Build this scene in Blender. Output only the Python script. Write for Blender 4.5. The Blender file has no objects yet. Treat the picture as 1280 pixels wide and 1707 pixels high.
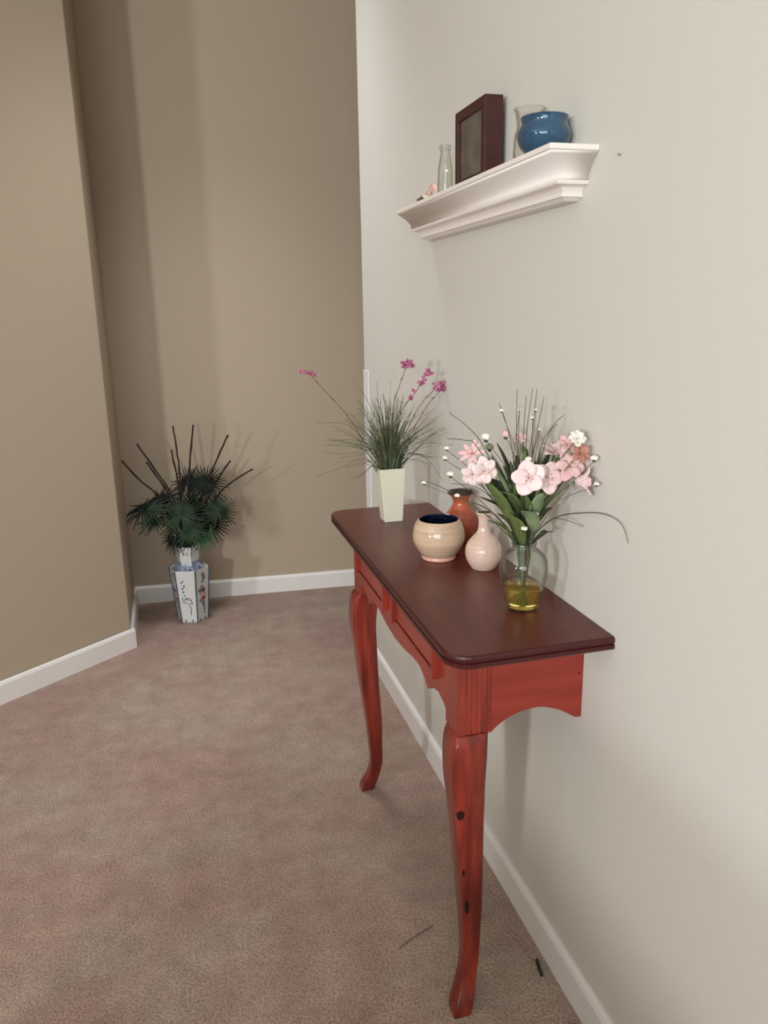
import bpy, bmesh, math, random
from mathutils import Vector, Matrix, noise
random.seed(7)
S = bpy.context.scene
COL = S.collection
V = Vector

# ------------------------------------------------------------------ camera
CH = 1.35                                     # camera height in metres
F = 1292.57                                   # focal length in pixels of a 1280x1707 frame
AY = V((279 - 640, 522 - 853.5, F)).normalized()
AZ = -V((735 - 640, 5790 - 853.5, F)).normalized()
AZ = (AZ - AY * AZ.dot(AY)).normalized()
AX = AY.cross(AZ)
R = Matrix((AX, AY, AZ))                      # camera axes (right, down, forward) to room axes
cam = bpy.data.objects.new('camera', bpy.data.cameras.new('camera'))
COL.objects.link(cam)
right, down, fwd = R @ V((1, 0, 0)), R @ V((0, 1, 0)), R @ V((0, 0, 1))
cam.matrix_world = Matrix(((right.x, -down.x, -fwd.x, 0), (right.y, -down.y, -fwd.y, 0),
                           (right.z, -down.z, -fwd.z, CH), (0, 0, 0, 1)))
cam.data.sensor_fit = 'HORIZONTAL'
cam.data.sensor_width = 36
cam.data.lens = F / 1280 * 36
cam.data.clip_start = 0.02
S.camera = cam

def at(px, py, y):
    """room point seen at photo pixel (px, py), at distance y along the right wall"""
    d = R @ V(((px - 640) / F, (py - 853.5) / F, 1))
    return d * (y / d.y) + V((0, 0, CH))

# ------------------------------------------------------------------ light and exposure
vs = S.view_settings
vs.view_transform = 'Standard'; vs.look = 'None'; vs.gamma = 1; vs.exposure = -0.18
vs.use_curve_mapping = False
w = bpy.data.worlds.new('world'); S.world = w; w.use_nodes = True
w.node_tree.nodes['Background'].inputs[0].default_value = (0.75, 0.85, 1.0, 1)
w.node_tree.nodes['Background'].inputs[1].default_value = 1.0

def area(name, loc, look, sx, sy, power, color):
    l = bpy.data.lights.new(name, 'AREA'); l.shape = 'RECTANGLE'
    l.size = sx; l.size_y = sy; l.energy = power; l.color = color
    o = bpy.data.objects.new(name, l); COL.objects.link(o)
    o.location = loc
    o.rotation_euler = (V(look) - V(loc)).to_track_quat('-Z', 'Y').to_euler()
    return o
# daylight by two windows behind and left of the camera, then added fill
area('daylight_near_window', (-2.45, -2.19, 1.6), (-.6, 1.6, 1.1), .24, .24, 100, (.95, .965, .96))
area('daylight_far_window', (-5.3, -2.19, 1.6), (-2.4, .5, 1.3), .4, .4, 125, (.88, .945, 1))
area('wide_fill', (-1.0, -2.19, 1.55), (.9, 1.3, 1.4), 1.7, 1.5, 50, (.86, .93, 1))  # broad fill at an invented third opening, brightens the near right wall
area('ceiling_fill', (-2.2, .2, 2.86), (-2.2, .2, 0), 1.4, 1.4, 7, (.92, .96, 1))  # added overhead fill for the whole room, no known source
area('hall_floor_fill', (.2, 2.75, 2.93), (.2, 2.75, 0), .4, .4, 8, (.92, .96, 1)).data.spread = math.radians(80)  # invented narrow overhead fill, added to brighten the far carpet

# ------------------------------------------------------------------ materials
def mat(name, col, rough=.5, bump=None, spec=.5, var=None, metallic=0, coat=0, trans=0, ior=1.45, sss=0):
    m = bpy.data.materials.new(name); m.use_nodes = True
    nt = m.node_tree; b = nt.nodes['Principled BSDF']
    b.inputs['Base Color'].default_value = (*col, 1)
    b.inputs['Roughness'].default_value = rough
    b.inputs['Specular IOR Level'].default_value = spec
    b.inputs['Metallic'].default_value = metallic
    b.inputs['Coat Weight'].default_value = coat
    b.inputs['Coat Roughness'].default_value = .06
    b.inputs['Transmission Weight'].default_value = trans
    b.inputs['IOR'].default_value = ior
    tc = nt.nodes.new('ShaderNodeTexCoord')
    if var:                                    # (scale, second colour, stretch, detail)
        mp = nt.nodes.new('ShaderNodeMapping'); mp.inputs['Scale'].default_value = var[2]
        n = nt.nodes.new('ShaderNodeTexNoise'); n.inputs['Scale'].default_value = var[0]
        n.inputs['Detail'].default_value = var[3]
        r = nt.nodes.new('ShaderNodeValToRGB')
        r.color_ramp.elements[0].position = .35; r.color_ramp.elements[1].position = .65
        r.color_ramp.elements[0].color = (*col, 1); r.color_ramp.elements[1].color = (*var[1], 1)
        nt.links.new(tc.outputs['Object'], mp.inputs[0]); nt.links.new(mp.outputs[0], n.inputs['Vector'])
        nt.links.new(n.outputs['Fac'], r.inputs[0]); nt.links.new(r.outputs[0], b.inputs['Base Color'])
    if bump:                                   # (scale, strength, distance)
        n = nt.nodes.new('ShaderNodeTexNoise'); n.inputs['Scale'].default_value = bump[0]
        n.inputs['Detail'].default_value = 3
        u = nt.nodes.new('ShaderNodeBump'); u.inputs['Strength'].default_value = bump[1]
        u.inputs['Distance'].default_value = bump[2]
        nt.links.new(tc.outputs['Object'], n.inputs['Vector'])
        nt.links.new(n.outputs['Fac'], u.inputs['Height']); nt.links.new(u.outputs[0], b.inputs['Normal'])
    return m

def s(r, g, b):                                # sRGB bytes to linear
    f = lambda c: (c / 255) / 12.92 if c <= 10 else ((c / 255 + .055) / 1.055) ** 2.4
    return (f(r), f(g), f(b))

M = {}
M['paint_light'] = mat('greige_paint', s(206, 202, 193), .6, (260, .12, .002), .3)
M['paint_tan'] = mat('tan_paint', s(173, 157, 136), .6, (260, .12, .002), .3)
M['ceiling'] = mat('ceiling_paint', s(232, 228, 220), .8)
M['trim'] = mat('white_trim_paint', s(226, 222, 217), .35, (40, .1, .001))
M['shelf'] = mat('white_shelf_paint', s(236, 228, 220), .35)
M['guard'] = mat('clear_white_plastic', s(226, 226, 230), .12, None, .6)
M['base_wood'] = mat('cherry_stained_pine', s(152, 56, 41), .34, (30, .08, .002), .4,
                     (7, s(120, 43, 33), (9, 9, .9), 6), coat=.25)
M['base_wood_h'] = mat('cherry_stained_pine_lengthwise', s(150, 54, 40), .34, (30, .08, .002), .4,
                       (6, s(136, 46, 34), (1.2, 1.2, 9), 6), coat=.25)
M['leg_wood'] = mat('dark_cherry_stained_pine', s(146, 53, 39), .32, (30, .08, .002), .4,
                    (6, s(98, 34, 27), (9, 9, .9), 6), coat=.25)
M['top_wood'] = mat('dark_cherry_top', s(98, 43, 33), .28, None, .35,
                    (5, s(86, 36, 29), (8, 1, 8), 6), coat=0)
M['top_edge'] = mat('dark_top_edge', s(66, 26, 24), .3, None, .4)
M['wet_stem'] = mat('grey_green_stem', s(112, 126, 104), .4)
M['dark_line'] = mat('dark_stain', s(44, 16, 14), .4)
M['knot'] = mat('dark_knot', s(40, 14, 12), .35)
M['frame'] = mat('mahogany_frame', s(66, 30, 28), .35, None, .5, (12, s(52, 24, 22), (1, 1, 8), 4))
M['picture'] = mat('faded_picture', s(110, 96, 86), .35, None, .5, (22, s(84, 78, 66), (1, 1, 1), 3))
M['blue'] = mat('blue_glaze', s(36, 76, 102), .08, None, .6, (30, s(28, 64, 90), (1, 1, 1), 3), coat=.6)
M['navy'] = mat('navy_glaze', s(20, 34, 62), .1, None, .6, (40, s(14, 24, 48), (1, 1, 1), 3), coat=.5)
M['tanglaze'] = mat('tan_speckled_glaze', s(206, 176, 150), .1, (60, .06, .002), .6,
                    (14, s(190, 164, 138), (.3, .3, 9), 6), coat=.7)
M['pinkclay'] = mat('pink_clay_glaze', s(222, 166, 146), .18, None, .5, coat=.4)
M['terra'] = mat('terracotta_glaze', s(184, 94, 66), .15, None, .5, (16, s(168, 78, 52), (1, 1, 1), 4), coat=.5)
M['brownrim'] = mat('dark_brown_glaze', s(48, 32, 28), .2, None, .5, coat=.4)
M['cream_pink'] = mat('pale_pink_glaze', s(216, 188, 172), .14, None, .5, (20, s(208, 178, 162), (1, 1, 3), 4), coat=.6)
M['cream'] = mat('cream_ceramic', s(222, 220, 198), .3)
M['porcelain'] = mat('white_porcelain', s(206, 208, 204), .14, None, .5, coat=.5)
M['bluepaint'] = mat('dark_blue_paint', s(36, 62, 88), .25)
M['blueware'] = mat('blue_pattern_paint', s(92, 108, 142), .2, None, .5, (70, s(176, 182, 196), (1, 1, 1), 2))
M['paintgreen'] = mat('grey_green_paint', s(104, 116, 116), .3)
M['paintred'] = mat('crimson_paint', s(128, 66, 80), .3)
M['paintmauve'] = mat('mauve_paint', s(146, 136, 152), .3)
M['paintpink'] = mat('pale_pink_paint', s(196, 160, 162), .3)
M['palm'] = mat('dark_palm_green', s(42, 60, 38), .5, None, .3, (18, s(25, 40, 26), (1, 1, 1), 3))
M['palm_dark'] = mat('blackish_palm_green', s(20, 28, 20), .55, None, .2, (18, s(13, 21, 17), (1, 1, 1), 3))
M['palm_light'] = mat('bright_palm_green', s(44, 82, 50), .5, None, .3)
M['twig'] = mat('dark_brown_twig', s(52, 32, 28), .7, None, .3, (60, s(38, 24, 22), (1, 1, 1), 3))
M['grass'] = mat('grey_green_grass', s(108, 120, 88), .5, None, .3, (30, s(74, 88, 62), (1, 1, 1), 3))
M['grass_dry'] = mat('dry_grass', s(124, 110, 80), .6)
M['grass_dark'] = mat('dark_grass', s(66, 72, 52), .6)
M['stem'] = mat('green_stem', s(84, 104, 62), .5)
M['brown_stem'] = mat('brown_stem', s(110, 84, 70), .6)
M['magenta'] = mat('magenta_floret', s(202, 122, 154), .6, None, .3, (60, s(168, 82, 122), (1, 1, 1), 2))
M['leaf'] = mat('leaf_green', s(100, 112, 64), .42, None, .4, (26, s(70, 84, 48), (1, 1, 1), 3))
M['leaf_dark'] = mat('deep_leaf_green', s(62, 68, 42), .42, None, .4, (26, s(42, 50, 30), (1, 1, 1), 3))
M['leaf_pale'] = mat('pale_leaf_green', s(138, 148, 108), .45, None, .4, (26, s(106, 126, 94), (1, 1, 1), 3))
M['petal'] = mat('pale_pink_petal', s(240, 220, 216), .55, None, .3, (26, s(234, 204, 203), (1, 1, 1), 3))
M['petal_pink'] = mat('pink_petal', s(234, 198, 196), .55, None, .3, (26, s(224, 180, 182), (1, 1, 1), 3))
M['petal_white'] = mat('white_petal', s(240, 234, 220), .55, None, .3)
M['petal_dusky'] = mat('dusky_petal', s(196, 142, 126), .6, None, .3, (30, s(170, 110, 98), (1, 1, 1), 3))
M['stamen'] = mat('ochre_stamen', s(176, 136, 70), .6)
M['picks'] = mat('crimson_streak', s(168, 70, 96), .6)
M['tan_cord'] = mat('tan_cord', s(176, 140, 120), .6)
M['black'] = mat('black_plastic', s(14, 14, 16), .3)
M['fibre'] = mat('dark_fibre', s(84, 56, 48), .8)
M['metal'] = mat('nail_metal', s(190, 186, 178), .35, None, .5, metallic=.8)
M['shell_pink'] = mat('pink_shell', s(214, 158, 142), .4, None, .5, (90, s(236, 210, 196), (1, 1, 1), 2))
M['shell_cream'] = mat('cream_shell', s(226, 216, 196), .4, None, .5, (90, s(186, 174, 150), (1, 1, 1), 2))
M['shell_dark'] = mat('grey_brown_shell', s(92, 84, 76), .5)
M['fill_lamp'] = mat('fill_lamp_glass', s(240, 236, 226), .4)

def glass(name, col, ior=1.45, rough=.0):
    """thin clear glass: light passes the panes and edges stay visible"""
    m = bpy.data.materials.new(name); m.use_nodes = True
    nt = m.node_tree; nt.nodes.clear()
    o = nt.nodes.new('ShaderNodeOutputMaterial')
    t = nt.nodes.new('ShaderNodeBsdfTransparent')
    g = nt.nodes.new('ShaderNodeBsdfGlossy'); g.inputs['Roughness'].default_value = .04
    lw = nt.nodes.new('ShaderNodeLayerWeight'); lw.inputs['Blend'].default_value = .18
    r = nt.nodes.new('ShaderNodeValToRGB')
    r.color_ramp.elements[0].color = (*col, 1); r.color_ramp.elements[0].position = .3
    r.color_ramp.elements[1].color = (col[0] * .42, col[1] * .42, col[2] * .4, 1); r.color_ramp.elements[1].position = .95
    mx = nt.nodes.new('ShaderNodeMixShader')
    mp = nt.nodes.new('ShaderNodeMath'); mp.operation = 'MULTIPLY'; mp.inputs[1].default_value = .45
    ad = nt.nodes.new('ShaderNodeMath'); ad.operation = 'ADD'; ad.inputs[1].default_value = .03
    nt.links.new(lw.outputs['Facing'], r.inputs[0]); nt.links.new(r.outputs[0], t.inputs[0])
    nt.links.new(lw.outputs['Fresnel'], mp.inputs[0]); nt.links.new(mp.outputs[0], ad.inputs[0])
    nt.links.new(ad.outputs[0], mx.inputs[0])
    nt.links.new(t.outputs[0], mx.inputs[1]); nt.links.new(g.outputs[0], mx.inputs[2])
    nt.links.new(mx.outputs[0], o.inputs[0])
    return m
M['glass'] = glass('clear_glass', (.93, .94, .92))
M['bottle_glass'] = glass('bottle_glass', (.955, .96, .945))
M['water'] = mat('amber_resin_water', s(250, 226, 140), .03, None, .5, (40, s(232, 196, 84), (1, 1, .3), 3),
                 trans=.92, ior=1.33)

def carpet():
    m = bpy.data.materials.new('beige_pink_carpet'); m.use_nodes = True
    nt = m.node_tree; b = nt.nodes['Principled BSDF']
    b.inputs['Roughness'].default_value = .95; b.inputs['Specular IOR Level'].default_value = .05
    b.inputs['Sheen Weight'].default_value = .15
    L = nt.links.new
    tc = nt.nodes.new('ShaderNodeTexCoord')
    def noi(sc, det, rough=.5):
        n = nt.nodes.new('ShaderNodeTexNoise'); n.inputs['Scale'].default_value = sc
        n.inputs['Detail'].default_value = det; n.inputs['Roughness'].default_value = rough
        L(tc.outputs['Object'], n.inputs['Vector']); return n
    def ramp(n, a, ca, b_, cb):
        r = nt.nodes.new('ShaderNodeValToRGB')
        r.color_ramp.elements[0].position = a; r.color_ramp.elements[0].color = (*ca, 1)
        r.color_ramp.elements[1].position = b_; r.color_ramp.elements[1].color = (*cb, 1)
        L(n.outputs['Fac'], r.inputs[0]); return r
    def mul(x, y, f=1):
        k = nt.nodes.new('ShaderNodeMix'); k.data_type = 'RGBA'; k.blend_type = 'MULTIPLY'
        k.inputs[0].default_value = f; L(x, k.inputs[6]); L(y, k.inputs[7]); return k.outputs[2]
    big = ramp(noi(2.6, 5, .6), .42, s(176, 147, 134), .62, s(180, 162, 145))
    mid = ramp(noi(11, 6, .72), .32, (.78, .76, .76), .66, (1.08, 1.08, 1.08))
    fine = ramp(noi(190, 2, .7), .34, (.60, .57, .56), .62, (1.14, 1.14, 1.13))
    spec = ramp(noi(420, 2, .8), .36, (.72, .7, .7), .6, (1.08, 1.08, 1.08))
    c = mul(mul(mul(big.outputs[0], mid.outputs[0]), fine.outputs[0]), spec.outputs[0], .8)
    L(c, b.inputs['Base Color'])
    n1 = noi(190, 3, .7); n2 = noi(16, 2)
    u2 = nt.nodes.new('ShaderNodeBump'); u2.inputs['Strength'].default_value = .35; u2.inputs['Distance'].default_value = .02
    L(n2.outputs['Fac'], u2.inputs['Height'])
    u = nt.nodes.new('ShaderNodeBump'); u.inputs['Strength'].default_value = .8; u.inputs['Distance'].default_value = .006
    L(n1.outputs['Fac'], u.inputs['Height']); L(u2.outputs[0], u.inputs['Normal'])
    L(u.outputs[0], b.inputs['Normal'])
    return m
M['carpet'] = carpet()

# ------------------------------------------------------------------ helpers
def obj(name, bm, m, parent=None, smooth=False, bevel=0):
    me = bpy.data.meshes.new(name)
    bmesh.ops.recalc_face_normals(bm, faces=bm.faces[:])
    bm.to_mesh(me); bm.free()
    for k in (m if isinstance(m, list) else [m]):
        me.materials.append(M[k])
    if smooth:
        for p in me.polygons: p.use_smooth = True
    o = bpy.data.objects.new(name, me); COL.objects.link(o)
    if parent:
        o.parent = parent
        root = parent
        off = V((0, 0, 0))
        while root: off += root.location; root = root.parent
        o.location = -off
    if bevel:
        md = o.modifiers.new('bevel', 'BEVEL'); md.width = bevel; md.segments = 2; md.limit_method = 'ANGLE'
        md.angle_limit = math.radians(40)
    return o
def thing(name, label, cat, loc, group=None):
    o = bpy.data.objects.new(name, None); COL.objects.link(o)
    o.location = loc; o.empty_display_size = .05
    o['label'] = label; o['category'] = cat
    if group: o['group'] = group
    return o
def tag(o, label, cat, group=None):
    o['label'] = label; o['category'] = cat
    if group: o['group'] = group
    return o
def struct(name, bm, m, bevel=0, parent=None, smooth=False):
    o = obj(name, bm, m, parent, smooth, bevel)
    o['kind'] = 'structure'
    return o
def box(bm, a, b, mi=0):
    vs_ = [bm.verts.new((x, y, z)) for x in (a[0], b[0]) for y in (a[1], b[1]) for z in (a[2], b[2])]
    for f in ((0, 1, 3, 2), (4, 6, 7, 5), (0, 4, 5, 1), (2, 3, 7, 6), (0, 2, 6, 4), (1, 5, 7, 3)):
        fc = bm.faces.new([vs_[i] for i in f]); fc.material_index = mi
    return bm
def B(a, b):
    return box(bmesh.new(), a, b)
def prism(bm, pts, ext, mi=0):
    """closed 3-D outline pts extruded by vector ext"""
    n = len(pts)
    a = [bm.verts.new(p) for p in pts]; b = [bm.verts.new(V(p) + V(ext)) for p in pts]
    caps = [bm.faces.new(a), bm.faces.new(b[::-1])]
    for f in caps: f.material_index = mi
    for i in range(n):
        f = bm.faces.new((a[i], b[i], b[(i + 1) % n], a[(i + 1) % n])); f.material_index = mi
    bmesh.ops.triangulate(bm, faces=caps, ngon_method='EAR_CLIP')
    return bm
def strip(bm, low, z1, ext):
    """board with a shaped lower edge low and a straight top at z1"""
    e_ = V(ext); col = []
    for p in low:
        p = V(p); q = V((p.x, p.y, z1))
        col.append([bm.verts.new(t) for t in (p, q, q + e_, p + e_)])
    for a, b in zip(col[:-1], col[1:]):
        for k in range(4): bm.faces.new((a[k], a[(k + 1) % 4], b[(k + 1) % 4], b[k]))
    bm.faces.new(col[0]); bm.faces.new(col[-1])
    return bm
def lathe(bm, prof, c, n=40, mi=0, closed=False, wave=None):
    """prof: list of (radius, z); revolved round the vertical axis through c"""
    rings = []
    for r, z in prof:
        if r < 1e-5:
            rings.append([bm.verts.new((c[0], c[1], c[2] + z))])
        else:
            rings.append([bm.verts.new((c[0] + r * (1 + (wave(2 * math.pi * k / n, z) if wave else 0)) * math.cos(2 * math.pi * k / n),
                                        c[1] + r * (1 + (wave(2 * math.pi * k / n, z) if wave else 0)) * math.sin(2 * math.pi * k / n), c[2] + z)) for k in range(n)])
    for a, b in zip(rings[:-1], rings[1:]):
        for k in range(n):
            q = (a[k % len(a)], a[(k + 1) % len(a)], b[(k + 1) % len(b)], b[k % len(b)])
            q = list(dict.fromkeys(q))
            if len(q) > 2:
                f = bm.faces.new(q); f.material_index = mi
    return bm
def smoothprof(pts, n=6):
    """Catmull-Rom through profile points"""
    out = []
    P = [pts[0]] + list(pts) + [pts[-1]]
    for i in range(1, len(P) - 2):
        for k in range(n):
            t = k / n
            out.append(tuple(.5 * ((2 * P[i][j]) + (-P[i - 1][j] + P[i + 1][j]) * t + (2 * P[i - 1][j] - 5 * P[i][j] + 4 * P[i + 1][j] - P[i + 2][j]) * t * t
                             + (-P[i - 1][j] + 3 * P[i][j] - 3 * P[i + 1][j] + P[i + 2][j]) * t ** 3) for j in range(len(pts[0]))))
    out.append(tuple(pts[-1]))
    return out
def tube(bm, pts, r0, r1=None, n=6, mi=0, rad=None):
    r1 = r0 if r1 is None else r1
    pts = [V(p) for p in pts]
    rings = []
    up = V((.13, .31, .94))
    for i, p in enumerate(pts):
        d = (pts[min(i + 1, len(pts) - 1)] - pts[max(i - 1, 0)]).normalized()
        a = d.cross(up)
        if a.length < .1: a = d.cross(V((1, 0, 0)))
        a.normalize(); b = d.cross(a)
        r = rad[i] if rad else r0 + (r1 - r0) * i / max(1, len(pts) - 1)
        rings.append([bm.verts.new(p + a * r * math.cos(2 * math.pi * k / n) + b * r * math.sin(2 * math.pi * k / n)) for k in range(n)])
    for a, b in zip(rings[:-1], rings[1:]):
        for k in range(n):
            f = bm.faces.new((a[k], a[(k + 1) % n], b[(k + 1) % n], b[k])); f.material_index = mi
    for rr in (rings[0], rings[-1][::-1]):
        f = bm.faces.new(rr); f.material_index = mi
    return bm
def curve(ps, n=5):
    return [V(p) for p in smoothprof([tuple(p) for p in ps], n)]
def ribbon(bm, pts, width, side, th=.0005, fold=.25, shape=None, mi=0):
    """a leaf blade along pts, with a folded midrib and real thickness"""
    pts = [V(p) for p in pts]; n = len(pts)
    rows = []
    for i, p in enumerate(pts):
        t = i / (n - 1)
        d = (pts[min(i + 1, n - 1)] - pts[max(i - 1, 0)]).normalized()
        sd = V(side) - d * V(side).dot(d)
        if sd.length < .05: sd = d.orthogonal()
        sd.normalize(); nn = sd.cross(d).normalized()
        wd = width * .5 * (shape(t) if shape else math.sin(math.pi * min(.999, .12 + .88 * t)) ** .8)
        wd = max(wd, .0003)
        q = [p - sd * wd + nn * fold * wd, p, p + sd * wd + nn * fold * wd]
        rows.append([[bm.verts.new(v + nn * th) for v in q], [bm.verts.new(v - nn * th) for v in q]])
    def qf(a, b, c, d):
        f = bm.faces.new((a, b, c, d)); f.material_index = mi
    for (u0, l0), (u1, l1) in zip(rows[:-1], rows[1:]):
        for k in range(2):
            qf(u0[k], u0[k + 1], u1[k + 1], u1[k]); qf(l0[k + 1], l0[k], l1[k], l1[k + 1])
        qf(u0[0], u1[0], l1[0], l0[0]); qf(u1[2], u0[2], l0[2], l1[2])
    for u, l in (rows[0], rows[-1]):
        for k in range(2): qf(u[k], l[k], l[k + 1], u[k + 1])
    return bm
def ball(bm, c, r, sc=(1, 1, 1), sub=1, mi=0, rot=None):
    ret = bmesh.ops.create_icosphere(bm, subdivisions=sub, radius=r)
    for v in ret['verts']:
        q = V((v.co.x * sc[0], v.co.y * sc[1], v.co.z * sc[2]))
        if rot: q = rot @ q
        v.co = q + V(c)
        for f in v.link_faces: f.material_index = mi
    return bm

# ------------------------------------------------------------------ the room
XW, YC = .675, 2.785                     # right wall face and its outside corner
CLG = 2.95
struct('floor', B((-6.3, -2.6, -.1), (2.2, 4.4, 0)), 'carpet')
struct('ceiling', B((-6.3, -2.6, CLG), (2.2, 4.4, CLG + .1)), 'ceiling')
struct('wall_right', B((XW, -2.3, 0), (XW + .13, YC, CLG)), 'paint_light', .004)
bm = bmesh.new()
bl, br = V((-.262, 3.702, 0)), V((.79, 3.632, 0))
e = (br - bl).normalized(); nrm = V((-e.y, e.x, 0))
p0, p1 = bl - e * .3, bl + e * 2.3
prism(bm, [p0, p1, p1 + nrm * .15, p0 + nrm * .15], (0, 0, CLG))
struct('wall_back', bm, 'paint_tan')
C0 = V((-.257, 3.18, 0)); dA = V((-.770, -.638, 0))
C1 = C0 + dA * 2.4
bm = bmesh.new()
prism(bm, [C0, bl, bl + V((-.12, .1, 0)), V((-6.2, 3.8, 0)), V((-6.2, C1.y, 0)), C1], (0, 0, CLG))
struct('wall_left', bm, 'paint_tan', .004)
struct('wall_hall', B((1.9, YC - .3, 0), (2.0, 4.2, CLG)), 'paint_tan')
struct('wall_side', B((-6.3, -2.4, 0), (-6.2, 3.8, CLG)), 'paint_tan')
struct('wall_partition', B((XW + .13, YC - .13, 0), (2.0, YC, CLG)), 'paint_light')
# wall behind the camera: two windows, and a wide opening added for fill
wins = [(-5.5, -5.0, .55, 2.15), (-2.64, -2.26, .55, 1.95), (-1.6, .1, .8, 2.3)]
bm = bmesh.new(); x = -6.3
for a, b, z0, z1 in wins:
    box(bm, (x, -2.3, 0), (a, -2.2, CLG)); box(bm, (a, -2.3, 0), (b, -2.2, z0)); box(bm, (a, -2.3, z1), (b, -2.2, CLG)); x = b
box(bm, (x, -2.3, 0), (XW + .13, -2.2, CLG))
struct('wall_front', bm, 'paint_light')
for i, (a, b, z0, z1) in enumerate(wins):
    bm = bmesh.new(); t = .03
    box(bm, (a, -2.27, z0), (a + t, -2.23, z1)); box(bm, (b - t, -2.27, z0), (b, -2.23, z1))
    box(bm, (a, -2.27, z0), (b, -2.23, z0 + t)); box(bm, (a, -2.27, z1 - t), (b, -2.23, z1))
    for k in range(1, 4):
        z = z0 + (z1 - z0) * k / 4; box(bm, (a, -2.26, z - .015), (b, -2.24, z + .015))
    struct('window_%d' % (i + 1), bm, 'trim')
struct('shade_half_wall', B((-.88, -2.2, 0), (-.76, .55, .87)), 'paint_light')  # unseen blocker, added to shade the lower right wall and near carpet
# baseboards
def board(name, a, b, n, h=.084, t=.013):
    """baseboard from a to b on a wall whose room side is n"""
    a, b, n = V(a), V(b), V(n).normalized()
    bm = bmesh.new()
    prof = [(0, 0), (t, 0), (t, h - .012), (t * .72, h - .003), (t * .4, h), (0, h)]
    prism(bm, [a + n * u + V((0, 0, v)) for u, v in prof], b - a)
    return struct(name, bm, 'trim')
board('baseboard_right', (XW, -2.2, 0), (XW, YC + .013, 0), (-1, 0, 0))
board('baseboard_corner', (XW, YC, 0), (XW + .13, YC, 0), (0, 1, 0))
board('baseboard_back', bl, bl + e * 2.0, -nrm)
nA = V((-dA.y, dA.x, 0)); nA = nA if nA.y < 0 else -nA
board('baseboard_left', C0 + V((.010, .0, 0)), C1, nA)
board('baseboard_return', C0 + V((0, -.013, 0)), bl, (1, 0, 0))
# ceiling lamp invented to go with the overhead fill, out of the frame
bm = bmesh.new(); box(bm, (-2.9, -.5, CLG - .06), (-1.5, .9, CLG - .0))
struct('fill_lamp_panel', bm, 'fill_lamp')

# plastic guard on the outside corner
g = bmesh.new()
zt = at(616, 616, YC).z
box(g, (XW - .0035, YC - .07, .084), (XW, YC + .003, zt)); box(g, (XW - .0035, YC, .084), (XW + .05, YC + .003, zt))
tag(obj('corner_guard', g, 'guard', None, False, .001), 'glossy white plastic guard strip on the wall corner behind the grass vase', 'corner guard')

# ------------------------------------------------------------------ console table
TX0, TY0, TY1, TZ, TH = .383, 1.056, 2.045, .814, .024
AXF, AY0, AY1 = .431, 1.150, 1.951         # outer faces of posts and aprons
table = thing('console_table', 'reddish brown wooden console table with two cabriole legs against the right wall', 'table', (.55, 1.55, 0))
def top_outline(ins, r=.045):
    x0, y0, y1, x1 = TX0 + ins, TY0 + ins, TY1 - ins, XW - .001
    r = r - ins
    pts = [(x1, y0)]
    for k in range(9):
        a = -math.pi / 2 - k / 8 * math.pi / 2
        pts.append((x0 + r + r * math.cos(a), y0 + r + r * math.sin(a)))
    for k in range(9):
        a = math.pi - k / 8 * math.pi / 2
        pts.append((x0 + r + r * math.cos(a), y1 - r + r * math.sin(a)))
    pts.append((x1, y1))
    return pts
bm = bmesh.new()
prof = [(.010, TZ - TH), (.003, TZ - TH + .001), (0, TZ - TH + .004), (0, TZ - .0135), (.0035, TZ - .0125), (.0035, TZ - .0105),
        (.0005, TZ - .0095), (0, TZ - .005), (.0015, TZ - .0015), (.005, TZ)]
rings = [[bm.verts.new((x, y, z)) for x, y in top_outline(i)] for i, z in prof]
for a, b in zip(rings[:-1], rings[1:]):
    for k in range(len(a)): bm.faces.new((a[k], a[(k + 1) % len(a)], b[(k + 1) % len(a)], b[k]))
bm.faces.new(rings[0]); bm.faces.new(rings[-1])
bm.normal_update()
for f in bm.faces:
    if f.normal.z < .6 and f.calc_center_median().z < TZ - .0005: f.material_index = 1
obj('tabletop', bm, ['top_wood', 'top_edge'], table)['label'] = 'dark cherry stained tabletop with rounded front corners'

# front apron: scalloped lower edge
half = [(1.2112, .640), (1.224, .647), (1.253, .654), (1.284, .647), (1.304, .637), (1.314, .629), (1.322, .632), (1.339, .644),
        (1.369, .653), (1.414, .652), (1.482, .641), (1.550, .637)]
mid = (AY0 + AY1) / 2
low = half + [(2 * mid - y, z) for y, z in half[::-1]]
zt = TZ - TH
bm = bmesh.new()
strip(bm, [(AXF, y, z) for y, z in low], zt, (.018, 0, 0))
obj('front_apron', bm, 'base_wood_h', table)
# drawer fields of the front
for ya, yb in ((1.258, 1.540), (1.614, 1.888)):
    obj('drawer_front', B((AXF - .003, ya + .008, .692), (AXF + .003, yb - .008, zt - .002)), 'base_wood_h', table, False, .0015)
    obj('bottom_moulding', B((AXF - .005, ya + .008, .683), (AXF + .003, yb - .008, .688)), 'base_wood', table, False, .001)
    for y in (ya, yb):
        obj('upright_moulding', B((AXF - .012, y - .0045, .679), (AXF + .003, y + .0045, zt)), 'base_wood', table, False, .0015)
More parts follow.
